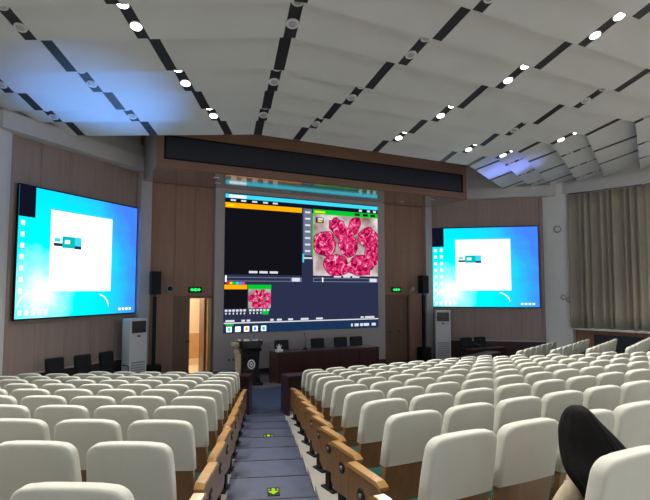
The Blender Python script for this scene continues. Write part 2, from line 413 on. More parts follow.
for sec, k, nm, v0, v1 in slots:
    hw = WS
    bm = bm_()
    if nm in ('L0', 'R4'):      # seam slot: one dark tray spanning both sectors
        s = -1 if nm == 'L0' else 1
        y0, y1 = FY[k], FY[k+1]
        a = [(s*(seamx(y0)-WS), y0), plan(s, y0, WS), plan(s, y1, WS), (s*(seamx(y1)-WS), y1)]
        z0, z1 = tooth_z(k, y0)+.010, tooth_z(k, y1)+.010
        prism(bm, a, [z0, z0, z1, z1], tooth_z(k, y0)+.07)
    else: wedge(bm, sec, k, v0-hw, v1-hw, v0+hw, v1+hw, .010)
    mk('ceiling_slot', bm, M['slot'], ceiling)
    if not LAMPSEG(k): continue
    y0, y1 = FY[k], FY[k+1]
    for fr in (.27, .72):
        y = y0+(y1-y0)*fr; v = v0+(v1-v0)*fr
        if nm in ('L0','R4'): px, py = plan(-1 if nm == 'L0' else 1, y, 0)
        else: px, py = plan(sec, y, v)
        z = tooth_z(k, y)+.004
        a_, b_, _ = proj(px, py, z)
        lit = nm in LIT_ALL or (nm == 'R3' and 9.5 < y < 10.2) or (nm == 'R4' and (9.5 < y < 10.2 or 7.9 < y < 8.8))
        if nm in ('R5','R6') and y < 6.2: lit = True  # unseen outer lamps switched on as added fill for the curtain side
        if y < 4.3: lit = nm in ('R5','R6') or nm in ('L1','R2','R4','L0') and fr > .5 or nm in ('R1','L2') and fr < .5
        vis = seen(px, py, z, 10)
        if not vis and not lit: continue
        if not vis and y < -2.5: continue
        head = 0 if sec == 0 else -sec*30
        if nm in ('L0', 'R4'): head = 15 if nm == 'L0' else -15
        d = empty('downlight', (px, py, z)); d.rotation_euler = (math.atan(.31)*-1, 0, R(-head))
        mk('lamp_ring', RM, None, d); mk('lens', LONM if lit else LOFFM, None, d)
        st_ = 'lit' if lit else 'unlit'
        pair = (len(FY)-2-k+1)//2
        tag(d, '%s round downlight, %s of %s pair from header, %s' % (st_, 'nearer' if fr > .5 else 'farther', ORD[pair], LINE_TXT[nm].replace('lit ', '')), 'downlight', '%s downlights in the %s' % (st_, LINE_TXT[nm]))
        if lit:
            lo = bpy.data.objects.new('downlight_beam', spot_d); COL.objects.link(lo); lo.parent = d; lo.location = (0, 0, -.04)
# added, unseen blue uplights at the stage ends, put in for the ceiling glow
for s, px, py, tx, ty in ((-1, -5.95, 12.66, -6.45, 10.95), (1, 6.2, 12.85, 4.25, 11.1)):
    d = empty('added_uplight', (px, py, ST))
    bm = bm_(); cyl(bm, (0,0,0), (0,0,.03), .09, 16); cyl(bm, (0,0,.03), (0,0,.20), .07, 16, .085); mk('housing', bm, M['black'], d)
    tag(d, 'added unseen uplight for blue ceiling glow, %s' % ('below the door-side screen' if s < 0 else 'below the curtain-side screen'), 'added light', 'added blue uplights for the ceiling glow')
    ld = bpy.data.lights.new('added_uplight_beam', 'SPOT'); ld.energy = GLOW_W*(.8 if s < 0 else 1.6); ld.color = (.09, .34, 1) if s < 0 else (.2, .28, 1); ld.spot_size = R(36 if s < 0 else 27); ld.spot_blend = 1; ld.shadow_soft_size = .06
    lo = bpy.data.objects.new('added_uplight_beam', ld); COL.objects.link(lo); lo.location = (px, py, ST+.24)
    lo.rotation_euler = (Vector((tx, ty, E+3.7))-lo.location).to_track_quat('-Z', 'Y').to_euler()

# ------------------------------------------------------------------ doors, corridor, exit signs
# corridor behind the open door
bm = bm_()
box(bm, -5.2, -1.6, 17.4, 17.5, 0, ST+3); box(bm, -5.3, -5.2, 15.15, 17.5, 0, ST+3); box(bm, -1.6, -1.5, 15.15, 17.5, 0, ST+3)
box(bm, -5.3, -1.5, 15.15, 17.5, ST-.1, ST); box(bm, -5.3, -1.5, 15.15, 17.5, ST+3, ST+3.1)
cw = struct(mk('wall_corridor', bm, M['corr_wall']))
bm = bm_(); box(bm, -5.2, -1.6, 17.37, 17.4, ST, ST+1.02); mk('dado', bm, M['corr_tile'], cw)
bm = bm_(); box(bm, -5.2, -1.6, 17.33, 17.37, ST, ST+.2); mk('skirting', bm, M['corr_wall'], cw)
ld = bpy.data.lights.new('corridor_lamp', 'POINT'); ld.energy = 110; ld.color = (1,.86,.66); ld.shadow_soft_size = .2
lo = bpy.data.objects.new('corridor_lamp', ld); COL.objects.link(lo); lo.location = (-4.0, 16.3, ST+2.7)
def door_frame(n, s):
    bm = bm_()
    box(bm, *sorted((s*DX0, s*(DX0+.07))), 14.95, 15.17, ST, DZ); box(bm, *sorted((s*(DX1-.07), s*DX1)), 14.95, 15.17, ST, DZ); box(bm, *sorted((s*DX0, s*DX1)), 14.95, 15.17, DZ-.005, DZ+.07)
    return struct(mk('door_%d' % n, bm, M['doorwood']))
d1 = door_frame(1, -1); d2 = door_frame(2, 1)
def leaf(parent, x0, x1, y0, y1, hx, m=M['doorwood']):
    l = boxo('door_leaf', x0, x1, y0, y1, ST+.01, DZ-.004, m, parent)
    bm = bm_(); cyl(bm, (hx, min(y0,y1)-.05, ST+1.0), (hx, min(y0,y1), ST+1.0), .025, 10); box(bm, hx-.06, hx+.06, min(y0,y1)-.06, min(y0,y1)-.045, ST+.985, ST+1.015); mk('door_handle', bm, M['metal'], l)
leaf(d1, -DX1+.07, -3.60, 15.0, 15.045, -3.66)
# second leaf of the left door, swung open into the corridor
l = boxo('door_leaf', -3.16, -3.115, 15.1, 15.62, ST+.01, DZ-.02, M['doorwood'], d1)
l2 = boxo('door_jamb', -3.10, -3.0, 14.94, 15.16, ST, DZ-.004, M['jamb'], d1)
leaf(d2, DX0+.07, 3.52, 15.0, 15.045, 3.2); leaf(d2, 3.524, DX1-.07, 15.03, 15.075, 3.6)
for s, txt in ((-1, 'over the open door'), (1, 'over the closed door')):
    t = empty('exit_sign', (s*3.47, 14.97, E-.09))
    boxo('sign_case', -.19, .19, -.04, 0, 0, .16, M['black'], t)
    bm = bm_()
    pts = [(-.16,.08),(-.09,.135),(-.09,.11),(-.02,.11),(0,.14),(.02,.11),(.09,.11),(.09,.135),(.16,.08),(.09,.025),(.09,.05),(.03,.05),(0,.02),(-.03,.05),(-.09,.05),(-.09,.025)]
    a = [bm.verts.new((x, -.041, z)) for x, z in pts]; b = [bm.verts.new((x, -.046, z)) for x, z in pts]
    bm.faces.new(b)
    for i in range(len(a)): bm.faces.new((a[i], a[(i+1)%len(a)], b[(i+1)%len(a)], b[i]))
    mk('green_arrow', bm, M['exit_green'], t)
    tag(t, 'small glowing green exit sign mounted '+txt, 'exit sign')
for k, x in enumerate((-2.50, -2.36)):
    t = empty('wall_socket', (x, 14.86, ST+.38)); boxo('cover_plate', -.045, .045, -.012, 0, 0, .09, M['frame_grey'], t)
    boxo('socket_face', -.025, .025, -.016, -.012, .02, .07, M['acdark'], t)
    tag(t, 'small wall socket behind the podium, the one %s the open door' % ('nearer' if k == 0 else 'farther from'), 'socket', 'wall sockets behind podium')
for s, x in ((-1, -4.17), (1, 4.15)):
    t = empty('wall_camera', (x, 14.975, E+.02)); bm = bm_(); cyl(bm, (0,0,0), (0,-.05,0), .09, 18); mk('base', bm, M['frame_grey'], t)
    bm = bm_(); lathe(bm, [(.07,0),(.068,.03),(.05,.06),(.02,.075)], 18, Matrix.Translation((0,-.05,0)) @ Matrix.Rotation(math.pi/2, 4, 'X')); mk('dome', bm, M['acdark'] if s < 0 else M['ring'], t, smooth=True)
    tag(t, '%s round wall camera beside the %s' % (('dark', 'open-door loudspeaker') if s < 0 else ('pale', 'closed-door loudspeaker')), 'camera')

# ------------------------------------------------------------------ screens
def flat(name, M4, x0, x1, z0, z1, m, parent, off=.002, uv=False):
    """thin flat tile at local wall coords; off = distance in front"""
    bm = bm_(); box(bm, x0, x1, -off-.0015, -off, z0, z1, M4)
    if uv:
        ul = bm.loops.layers.uv.new('UVMap'); inv = M4.inverted()
        for f in bm.faces:
            for l in f.loops:
                p = inv @ l.vert.co; l[ul].uv = ((p.x-x0)/(x1-x0), (p.z-z0)/(z1-z0))
    return mk(name, bm, m, parent)
def wallpaper():
    m = bpy.data.materials.new('desktop wallpaper'); m.use_nodes = True; nt = m.node_tree; nt.nodes.remove(nt.nodes['Principled BSDF'])
    e = nt.nodes.new('ShaderNodeEmission'); uv = nt.nodes.new('ShaderNodeUVMap'); uv.uv_map = 'UVMap'
    mp = nt.nodes.new('ShaderNodeMapping'); mp.inputs['Location'].default_value = (-.17, -.20, 0); 
    ln = nt.nodes.new('ShaderNodeVectorMath'); ln.operation = 'LENGTH'
    sc_ = nt.nodes.new('ShaderNodeVectorMath'); sc_.operation = 'MULTIPLY'; sc_.inputs[1].default_value = (1.15, .8, 0)
    rp = nt.nodes.new('ShaderNodeValToRGB'); el = rp.color_ramp.elements
    el[0].position = .03; el[0].color = (1, 1, 1, 1); el[1].position = .16; el[1].color = (.35, 1, 1, 1)
    for p, c in ((.30, (0, .88, 1, 1)), (.62, (0, .70, 1, 1)), (.86, (.03, .34, 1, 1)), (1.0, (.05, .20, .9, 1))):
        x = el.new(p); x.color = c
    nt.links.new(uv.outputs[0], mp.inputs[0]); nz = nt.nodes.new('ShaderNodeTexNoise'); nz.inputs['Scale'].default_value = 7; mx_ = nt.nodes.new('ShaderNodeVectorMath'); mx_.operation = 'MULTIPLY_ADD'; mx_.inputs[1].default_value = (.16, .22, 0)
    sb_ = nt.nodes.new('ShaderNodeVectorMath'); sb_.operation = 'SUBTRACT'; sb_.inputs[1].default_value = (.5,.5,.5); nt.links.new(uv.outputs[0], nz.inputs['Vector']); nt.links.new(nz.outputs['Color'], sb_.inputs[0]); nt.links.new(sb_.outputs[0], mx_.inputs[0])
    nt.links.new(mp.outputs[0], mx_.inputs[2]); nt.links.new(mx_.outputs[0], sc_.inputs[0]); nt.links.new(sc_.outputs[0], ln.inputs[0]); nt.links.new(ln.outputs['Value'], rp.inputs[0])
    nt.links.new(rp.outputs[0], e.inputs[0]); e.inputs[1].default_value = 1.25; nt.links.new(e.outputs[0], nt.nodes['Material Output'].inputs[0]); return m
WALLP = wallpaper()
S_white = emis('screen white', (1,1,1), 1.5); S_black = emis('screen black', (.006,.007,.02), 1); S_navy = emis('screen navy', (.025,.032,.075), 1)
S_dark = emis('screen near black', (.006,.006,.009), 1); S_orange = emis('screen orange', (1,.42,.0), 1.1); S_green = emis('screen green', (.0,.62,.03), 1)
S_cyan = emis('screen cyan', (.05,.75,.95), 1); S_teal = emis('screen teal', (.0,.55,.55), 1); S_grey = emis('screen grey', (.16,.18,.28), 1); S_lgrey = emis('screen text', (.75,.78,.85), 1)
S_task = emis('screen taskbar', (.01,.035,.10), 1); S_pink = emis('screen magenta', (.9,.05,.5), 1); S_red = emis('screen red', (.9,.02,.02), 1); S_yel = emis('screen yellow', (1,.8,0), 1)
S_blue = emis('screen blue', (.05,.35,1), 1)
def side_screen(s):
    A, B = (s*5.086, 14.9458), (s*7.7848, 12.5984)
    l, r = (B, A) if s < 0 else (A, B)          # left and right edge as seen from the seats
    d = Vector((r[0]-l[0], r[1]-l[1], 0)); W = d.length; d.normalize(); n = Vector((-d.y, d.x, 0))   # n points into the wall
    zb, zt = E-.61, E+2.174; H = zt-zb
    root = empty('wall_screen', (l[0], l[1], zb)); M4 = Matrix(((d.x, n.x, 0, 0), (d.y, n.y, 0, 0), (0,0,1,0), (0,0,0,1)))
    bm = bm_(); box(bm, -.02, W+.02, .0, .045, -.03, H+.03, M4); mk('screen_body', bm, M['black'], root)
    p = flat('display', M4, 0, W, 0, H, WALLP, root, .0, uv=True)
    def r_(nm, u0, u1, v0, v1, m, off=.003): return flat(nm, M4, u0*W, u1*W, v0*H, v1*H, m, p, off)
    r_('dark_tile', .0, .112, .765, 1.0, S_black)
    r_('white_window', .225, .745, .205, .865, S_white)
    r_('title_bar', .225, .745, .85, .865, S_cyan, .0045)
    r_('preview_tile', 0.250, 0.315, 0.565, 0.590, S_navy, .005); r_('preview_tile', 0.315, 0.415, 0.555, 0.650, S_teal, .005); r_('preview_tile', 0.415, 0.470, 0.555, 0.650, S_cyan, .005)
    r_('preview_tile', 0.335, 0.375, 0.590, 0.620, S_white, .0065); r_('preview_tile', 0.415, 0.470, 0.552, 0.578, S_navy, .0065)
    r_('preview_tile', 0.255, 0.300, 0.600, 0.630, S_cyan, .0065)
    for i in range(7): r_('desktop_icon', .018, .042, .70-.085*i, .735-.085*i, S_white)
    if s > 0:
        for i in range(7): r_('desktop_icon', .075, .10, .70-.085*i, .74-.085*i, S_white)
    r_('desktop_icon', .035, .05, .52, .53, S_pink, .0045)
    for i in range(5): r_('taskbar_icon', .02+.045*i, .042+.045*i, .025, .06, S_white)
    for u in (.83, .865, .90, .935): r_('tray_icon', u, u+.022, .028, .05, S_white)
    # light swoosh arcs
    for c, rx, rz, a0, a1, ww in ((.60, .13, .14, 10, 75, .010), (.11, .10, .15, 90, 165, .008)):
        bm = bm_(); pr = None
        for i in range(13):
            a = R(a0+(a1-a0)*i/12); wd = ww*math.sin(math.pi*(i+.5)/13)+.002
            q = [M4 @ Vector(((c+rx*math.cos(a)*k_)*W, -.004, (.04+rz*math.sin(a)*k_)*H)) for k_ in (1, 1+wd/rx)]
            vv = [bm.verts.new(x) for x in q]
            if pr: bm.faces.new((pr[0], vv[0], vv[1], pr[1]))
            pr = vv
        mk('light_arc', bm, S_white, p)
    tag(root, 'wall screen showing blue desktop and white window, ' + ('near the open door' if s < 0 else 'beside the taupe curtain'), 'screen', 'side wall screens')
side_screen(-1); side_screen(1)

# main screen
ms = empty('led_video_wall', (0, 14.86, SZ0)); W, H = 2*SX, SZ1-SZ0
I4 = Matrix()
boxo('screen_body', -SX, SX, -.0, .12, 0, H, M['black'], ms)
base = flat('display', Matrix.Translation((-SX,0,0)), 0, W, 0, H, S_navy, ms, .0)
def r_(nm, u0, u1, v0, v1, m, off=.003):   # v measured from the top
    return flat(nm, Matrix.Translation((-SX,0,0)), u0*W, u1*W, (1-v1)*H, (1-v0)*H, m, base, off)
r_('window_title_bar', 0, 1, .006, .035, S_cyan); r_('title_text', .02, .12, .012, .03, S_white, .005)
r_('menu_bar', 0, 1, .035, .066, S_black)
for u in (.03, .09, .155, .22, .28): r_('menu_text', u, u+.03, .043, .056, S_lgrey, .005)
for u in (.86, .92, .965): r_('window_button', u, u+.022, .042, .06, S_lgrey, .005)
r_('preview_header', 0, .465, .068, .105, S_orange); r_('header_text', .01, .05, .08, .095, S_yel, .005)
r_('preview_pane', 0, .465, .105, .585, S_dark)
for i in range(3): r_('caption', .14+.062*i, .19+.062*i, .558, .574, S_lgrey, .005)
r_('side_panel', .475, .53, .07, .43, S_grey)
for i in range(7):
    r_('transition_button', .478, .527, .08+.05*i, .116+.05*i, S_grey, .005); r_('button_text', .486, .52, .09+.05*i, .104+.05*i, S_lgrey, .0065)
r_('fader_track', .475, .535, .445, .457, S_lgrey); r_('fader_handle', .47, .48, .42, .485, S_cyan, .005)
r_('program_edge', .533, .54, .10, .44, S_green)
r_('program_header', .54, 1, .068, .105, S_green); r_('header_text', .55, .62, .08, .094, S_yel, .005)
for u in (.83, .89, .945): r_('header_text', u, u+.035, .075, .095, S_dark, .005)
pic = r_('program_picture', .54, 1, .105, .585, None)
pm = mat('candied fruit photo ground', (0,0,0), .9, 0)
def picmat():
    m = bpy.data.materials.new('candied fruit picture'); m.use_nodes = True; nt = m.node_tree; nt.nodes.remove(nt.nodes['Principled BSDF'])
    e = nt.nodes.new('ShaderNodeEmission'); tc = nt.nodes.new('ShaderNodeTexCoord'); nz = nt.nodes.new('ShaderNodeTexNoise'); nz.inputs['Scale'].default_value = 1.6
    rp = nt.nodes.new('ShaderNodeValToRGB'); el = rp.color_ramp.elements; el[0].position = .35; el[0].color = (.28,.16,.13,1); el[1].position = .68; el[1].color = (.95,.85,.86,1)
    nt.links.new(tc.outputs['Object'], nz.inputs['Vector']); nt.links.new(nz.outputs['Fac'], rp.inputs[0]); nt.links.new(rp.outputs[0], e.inputs[0]); e.inputs[1].default_value = .9
    nt.links.new(e.outputs[0], nt.nodes['Material Output'].inputs[0]); return m
def fruitmat():
    m = bpy.data.materials.new('candied fruit print'); m.use_nodes = True; nt = m.node_tree; nt.nodes.remove(nt.nodes['Principled BSDF'])
    e = nt.nodes.new('ShaderNodeEmission'); tc = nt.nodes.new('ShaderNodeTexCoord'); nz = nt.nodes.new('ShaderNodeTexNoise'); nz.inputs['Scale'].default_value = 4.2; nz.inputs['Detail'].default_value = 4; nz.inputs['Distortion'].default_value = 2.4
    rp = nt.nodes.new('ShaderNodeValToRGB'); el = rp.color_ramp.elements; el[0].position = .38; el[0].color = (.22,.0,.03,1); el[1].position = .72; el[1].color = (1,.72,.84,1)
    x = el.new(.46); x.color = (.62,.01,.10,1); x = el.new(.58); x.color = (.88,.06,.25,1)
    nt.links.new(tc.outputs['Object'], nz.inputs['Vector']); nt.links.new(nz.outputs['Fac'], rp.inputs[0]); nt.links.new(rp.outputs[0], e.inputs[0]); e.inputs[1].default_value = 1.0
    nt.links.new(e.outputs[0], nt.nodes['Material Output'].inputs[0]); return m
PICM, FRUITM, FSHADE = picmat(), fruitmat(), emis('fruit outline print', (.30,.02,.07), 1)
pic.data.materials.clear(); pic.data.materials.append(PICM)
def fruits(parent_base, u0, u1, v0, v1, scale, off):
    """printed fruit shapes inside the rectangle (u,v from top)"""
    rnd = random.Random(5)
    fr = [(.38,.22,.12,.19,-30),(.62,.16,.09,.17,12),(.84,.34,.17,.17,20),(.90,.62,.12,.24,5),(.16,.48,.18,.20,15),(.52,.48,.15,.20,-8),(.34,.82,.20,.18,12),(.72,.83,.19,.17,-12)]
    for i, (a, b, ra, rb, rot) in enumerate(fr):
        for gro, m, o in ((1.08, FSHADE, off), (1, FRUITM, off+.0015)):
            bm = bm_(); N = 18; vs_ = []
            rr = random.Random(i*3+1); jit = [1+rr.uniform(-.14, .12) for _ in range(N)]
            for j in range(N):
                t_ = 2*math.pi*j/N; x = ra*gro*jit[j]*math.cos(t_); y = rb*gro*jit[j]*math.sin(t_)
                c, s_ = math.cos(R(rot)), math.sin(R(rot)); X_, Y_ = x*c-y*s_, x*s_+y*c
                U = min(max(a+X_, 0), 1); V = min(max(b+Y_, 0), 1)
                vs_.append(bm.verts.new((-SX+(u0+(u1-u0)*U)*W, -o, (1-(v0+(v1-v0)*V))*H)))
            bm.faces.new(vs_)
            if bm.faces[:] and bm.faces[:][0].normal.y > 0: bmesh.ops.reverse_faces(bm, faces=bm.faces[:])
            o_ = mk('fruit_print', bm, m, parent_base)
fruits(pic, .54, 1, .105, .585, 1, .006)
r_('picture_logo', .555, .61, .13, .175, S_navy, .009); r_('picture_logo', .57, .605, .135, .15, S_lgrey, .0105); r_('picture_logo', .57, .60, .155, .167, S_yel, .0105)
for i in range(3): r_('caption', .68+.065*i, .73+.065*i, .586, .598, S_lgrey, .009)
for u0, u1 in ((0, .465), (.54, 1)):
    r_('transport_bar', u0, u1, .602, .634, S_grey); r_('transport_bar', u0+.005, u1-.07, .608, .628, S_navy, .0045)
    r_('transport_button', u1-.062, u1-.012, .604, .632, S_lgrey, .0045)
r_('fader_handle', .005, .012, .592, .638, S_white, .006); r_('fader_handle', .60, .607, .60, .634, S_white, .006)
for i, m in enumerate((S_red, S_yel, S_green, S_cyan, S_blue, S_pink)): r_('colour_chip', .012+.018*i, .028+.018*i, .638, .655, m)
r_('input_header', 0, .131, .658, .69, S_orange); r_('input_pane', 0, .131, .69, .828, S_dark)
r_('input_header', .136, .274, .658, .69, S_green); p2 = r_('input_picture', .138, .272, .69, .828, PICM); fruits(p2, .138, .272, .69, .828, 1, .006)
for u0 in (0, .138):
    for i in range(6): r_('input_text', u0+.005+.021*i, u0+.02+.021*i, .834, .849, S_lgrey); r_('input_text', u0+.008+.021*i, u0+.015+.021*i, .856, .869, S_lgrey)
r_('live_button', .222, .258, .848, .874, S_green, .0045)
r_('status_line', 0, 1, .926, .934, S_lgrey)
for u, l_ in ((.01,.05),(.10,.02),(.13,.02),(.27,.02),(.31,.03),(.38,.03),(.46,.05),(.56,.045),(.87,.02),(.90,.07)): r_('toolbar_text', u, u+l_, .908, .922, S_lgrey)
r_('connected_button', .01, .055, .936, .95, S_green)
r_('taskbar', 0, 1, .945, 1.0, S_task)
for i, m in enumerate((S_cyan, S_white, S_orange, S_blue, S_teal)):
    r_('taskbar_icon', .015+.05*i, .045+.05*i, .955, .993, S_white, .0045); r_('taskbar_icon', .022+.05*i, .038+.05*i, .962, .986, m, .006)
for u, l_ in ((.80,.012),(.825,.03),(.865,.02),(.89,.04),(.95,.03)): r_('tray_icon', u, u+l_, .963, .985, S_lgrey, .0045)
tag(ms, 'large LED wall showing video mixer software with red candied fruit picture', 'screen')

# ------------------------------------------------------------------ raked floor, aisles, stage
SL = .113
def fz(y): return E-1.53-SL*y                     # centre block floor height
SLL = .106
HA, HL, HR = R(21.3), R(30), R(23)
def pt(s, lat, dep, h):                           # s=-1: measured from the camera spot, s=1: mirrored
    x = CX+lat*math.cos(h)+dep*math.sin(h); y = -lat*math.sin(h)+dep*math.cos(h)
    return (x, y) if s < 0 else (-x, y)
YC = [1.415+.825*k for k in range(11)]
DL = [2.05+.87*k for k in range(11)]
def al(y, lat):                                   # x of the aisle edge line at y
    return CX+(lat+y*math.sin(HA))/math.cos(HA)
# centre tiers
for k, y in enumerate(YC):
    y0, y1 = y-.37, y+.455
    bm = bm_(); prism(bm, [(al(y0,.62),y0),(-al(y0,.62),y0),(-al(y1,.62),y1),(al(y1,.62),y1)], 0, fz(y)); mk('floor_tier', bm, M['floor'], floor)
bm = bm_(); prism(bm, [(-9,YB),(9,YB),(9,YC[0]-.37),(-9,YC[0]-.37)], 0, fz(1.0)-.02); mk('floor_tier', bm, M['floor'], floor)
def fzl(d): return E-1.53-SLL*d
for s in (-1, 1):
    for k, d in enumerate(DL):
        d0, d1 = d-.39, d+.48
        def lat_edge(dd):   # lat of the aisle edge in the heading-30 frame
            return (-.30-dd*math.sin(HL-HA))/math.cos(HL-HA)
        far = -9
        pts = [pt(s, lat_edge(d0), d0, HL), pt(s, lat_edge(d1), d1, HL), pt(s, far, d1, HL), pt(s, far, d0, HL)]
        pts = [(max(min(p[0], 11.5), -11.5), min(p[1], 12.35)) for p in pts]
        if len({(round(a,3), round(b,3)) for a, b in pts}) < 4: continue
        bm = bm_(); prism(bm, pts, 0, max(fzl(d), .02)); mk('floor_tier', bm, M['floor'], floor)
# aisle steps: carpeted treads with a darker nosing
STEPS = []
for s in (-1, 1):
    dep = .9
    while dep < 12.2:
        d0, d1 = dep, dep+.90
        z = max(E-1.53-SL*math.cos(HA)*(dep+.45)+.012, .012)
        if s > 0 and dep < 4: dep += .90; continue
        pts = [pt(s, -.30, d0, HA), pt(s, .60, d0, HA), pt(s, .60, d1, HA), pt(s, -.30, d1, HA)]
        bm = bm_(); prism(bm, pts, 0, z); tr = mk('carpet_step', bm, M['carpet'], floor)
        pts = [pt(s, -.30, d1-.035, HA), pt(s, .60, d1-.035, HA), pt(s, .60, d1+.004, HA), pt(s, -.30, d1+.004, HA)]
        bm = bm_(); prism(bm, pts, z-.05, z+.006); mk('step_nosing', bm, M['nosing'], floor)
        if s < 0: STEPS.append((d0, z))
        dep += .90
# flat carpet in front of the stage and carpeted stage step
bm = bm_(); prism(bm, [(-6.2,11.3),(6.2,11.3),(6.2,11.75),(-6.2,11.75)], 0, .014); mk('front_carpet', bm, M['front_carpet'], floor)
bm = bm_(); prism(bm, [(-4.4,11.75),(4.4,11.75),(4.4,12.55),(-4.4,12.55)], 0, [.014,.014,ST+.004,ST+.004]); mk('carpet_ramp', bm, M['front_carpet'], floor)
bm = bm_(); prism(bm, [(-7.93,12.52),(7.93,12.52),(5.0,15.0),(-5.0,15.0)], 0, ST); stage = struct(mk('stage', bm, M['stage']), 'low grey stage floor in front of the main screen')
bm = bm_(); prism(bm, [(-7.9,12.49),(7.9,12.49),(7.9,12.52),(-7.9,12.52)], 0, ST-.03); mk('stage_riser', bm, M['carpet'], stage)
# arrow signs on the aisle
for k, (px, dd) in enumerate(((.18, 5.81), (.20, 9.3))):
    z = [zz for d0, zz in STEPS if d0 <= dd < d0+.9][0]
    x, y = pt(-1, px, dd, HA); t = empty('floor_arrow_sign', (x, y, z+.001), -HA)
    t.scale = ((1, 1.25, 1), (1.35, 2.3, 1))[k]
    boxo('plate', -.065, .065, -.095, .085, 0, .006, M['black'], t)
    bm = bm_(); prism(bm, [(-.018,.06),(.018,.06),(.018,0),(.055,.0),(0,-.065),(-.055,0),(-.018,0)], .006, .010); mk('arrow', bm, M['arrow'], t)
    for s_ in (-1, 1): boxo('tick_mark', s_*.045-.008, s_*.045+.008, .03, .05, .006, .010, M['arrow'], t)
    tag(t, ('yellow-green arrow sign on the aisle step, lower seats ahead', 'small yellow-green arrow sign on aisle step nearer the podium')[k], 'floor sign', 'arrow signs on the podium aisle')

# ------------------------------------------------------------------ auditorium chairs
def cover_mesh():
    bm = bm_(); w0, w1, r = .234, .226, .075; zb, zt = .67, 1.02
    out = [(-w0+2*w0*i/8, zb) for i in range(9)]+[(w0, zb+.12), (w1+.004, zb+.22)]
    for i in range(9): a = math.pi/2*i/8; out.append((w1-r+r*math.cos(a), zt-r+r*math.sin(a)*.95))
    out += [((w1-r)*(1-2*i/8), zt+.004*math.sin(math.pi*i/8)) for i in range(1, 8)]
    for i in range(9): a = math.pi/2+math.pi/2*i/8; out.append((-w1+r+r*math.cos(a), zt-r+r*math.sin(a)*.95))
    out += [(-w1-.004, zb+.22), (-w0, zb+.12)]
    cz = .85
    rings = []
    for yo, ins in ((-.040, .030), (-.040, .013), (-.034, .003), (-.024, .0), (.024, .0), (.034, .003), (.040, .013), (.040, .030)):
        ring = []
        for x, z in out:
            f = 1 if z > zb+.01 else .25
            xx = x*(1-ins/.23); zz = z-(ins*.9*f if z > cz else -ins*.1)
            ring.append(bm.verts.new((xx, yo+tilt(zz)-.010*(1-(xx/.23)**2), zz)))
        rings.append(ring)
    n = len(out)
    for a, b in zip(rings, rings[1:]):
        for i in range(n): bm.faces.new((a[i], a[(i+1)%n], b[(i+1)%n], b[i]))
    bm.faces.new(rings[0][::-1]); bm.faces.new(rings[-1])
    bmesh.ops.triangulate(bm, faces=[f for f in bm.faces if len(f.verts) > 4])
    return bm
def tilt(z): return .10-.13*(z-.34)/.66
def back_mesh():
    bm = bm_(); N = 6; rows = [.30, .45, .60, .73]
    g = {}
    for th in (0, 1):
        for j, z in enumerate(rows):
            for i in range(N+1):
                x = -.222+.444*i/N; yo = -.026 if th == 0 else .016
                g[th,j,i] = bm.verts.new((x, tilt(z)+yo-.010*(1-(x/.23)**2), z))
    for th in (0, 1):
        for j in range(len(rows)-1):
            for i in range(N): bm.faces.new((g[th,j,i], g[th,j,i+1], g[th,j+1,i+1], g[th,j+1,i]))
    J = len(rows)-1
    for j in range(J):
        for i in (0, N): bm.faces.new((g[0,j,i], g[0,j+1,i], g[1,j+1,i], g[1,j,i]))
    for i in range(N):
        for j in (0, J): bm.faces.new((g[0,j,i], g[1,j,i], g[1,j,i+1], g[0,j,i+1]))
    return bm
def meshdata(name, bm, m, smooth=False):
    o = mk(name, bm, m, smooth=smooth); me = o.data; bpy.data.objects.remove(o); return me
COVER = meshdata('back_cover', cover_mesh(), M['cover'], True)
BACK = meshdata('backrest', back_mesh(), M['chair_wood'])
bm = bm_(); box(bm, -.226, .226, .10, .50, .38, .50); bmesh.ops.bevel(bm, geom=list(bm.edges), offset=.03, segments=2, affect='EDGES'); SEAT = meshdata('seat', bm, M['green'], True)
bm = bm_()
for zz, yy0, yy1 in ((.56, .06, .38),):
    box(bm, -.022, .022, yy0, yy1, zz, zz+.035)
bmesh.ops.bevel(bm, geom=list(bm.edges), offset=.008, segments=2, affect='EDGES'); ARM = meshdata('armrest', bm, M['arm_wood'])
bm = bm_(); box(bm, -.016, .016, .12, .34, .30, .558); SUP = meshdata('arm_support', bm, M['chair_wood'])
bm = bm_(); box(bm, -.02, .02, .20, .28, .02, .30); box(bm, -.03, .03, .12, .36, 0, .02); LEG = meshdata('leg', bm, M['black'])
def end_panel_bm():
    bm = bm_(); out = [(-.03,.20),(.34,.20),(.40,.26),(.39,.575),(.35,.58),(.0,.555),(-.04,.53)]
    a = [bm.verts.new((-.026, y, z)) for y, z in out]; b = [bm.verts.new((.026, y, z)) for y, z in out]
    bm.faces.new(a); bm.faces.new(b[::-1])
    for i in range(len(a)): bm.faces.new((a[i], b[i], b[(i+1)%len(a)], a[(i+1)%len(a)]))
    return bm
ENDP = meshdata('end_panel', end_panel_bm(), M['chair_wood'])
bm = bm_(); out = [(-.045,.535),(.0,.557),(.35,.582),(.395,.572),(.415,.585),(.37,.612),(.0,.588),(-.05,.56)]
a = [bm.verts.new((-.036, y, z)) for y, z in out]; b = [bm.verts.new((.036, y, z)) for y, z in out]
bm.faces.new(a); bm.faces.new(b[::-1])
for i in range(len(a)): bm.faces.new((a[i], b[i], b[(i+1)%len(a)], a[(i+1)%len(a)]))
ENDARM = meshdata('armrest', bm, M['arm_wood'])
bm = bm_(); lathe(bm, [(.052,0),(.052,.008),(.040,.012)], 20, Matrix.Rotation(math.pi/2, 4, 'Y')); BADGE = meshdata('badge', bm, M['badge'], True)
bm = bm_(); lathe(bm, [(.017,.010),(.017,.016)], 14, Matrix.Rotation(math.pi/2, 4, 'Y')); BADGEC = meshdata('badge_centre', bm, M['badge_ring'], True)
CELL = .52
COUNT = [0]
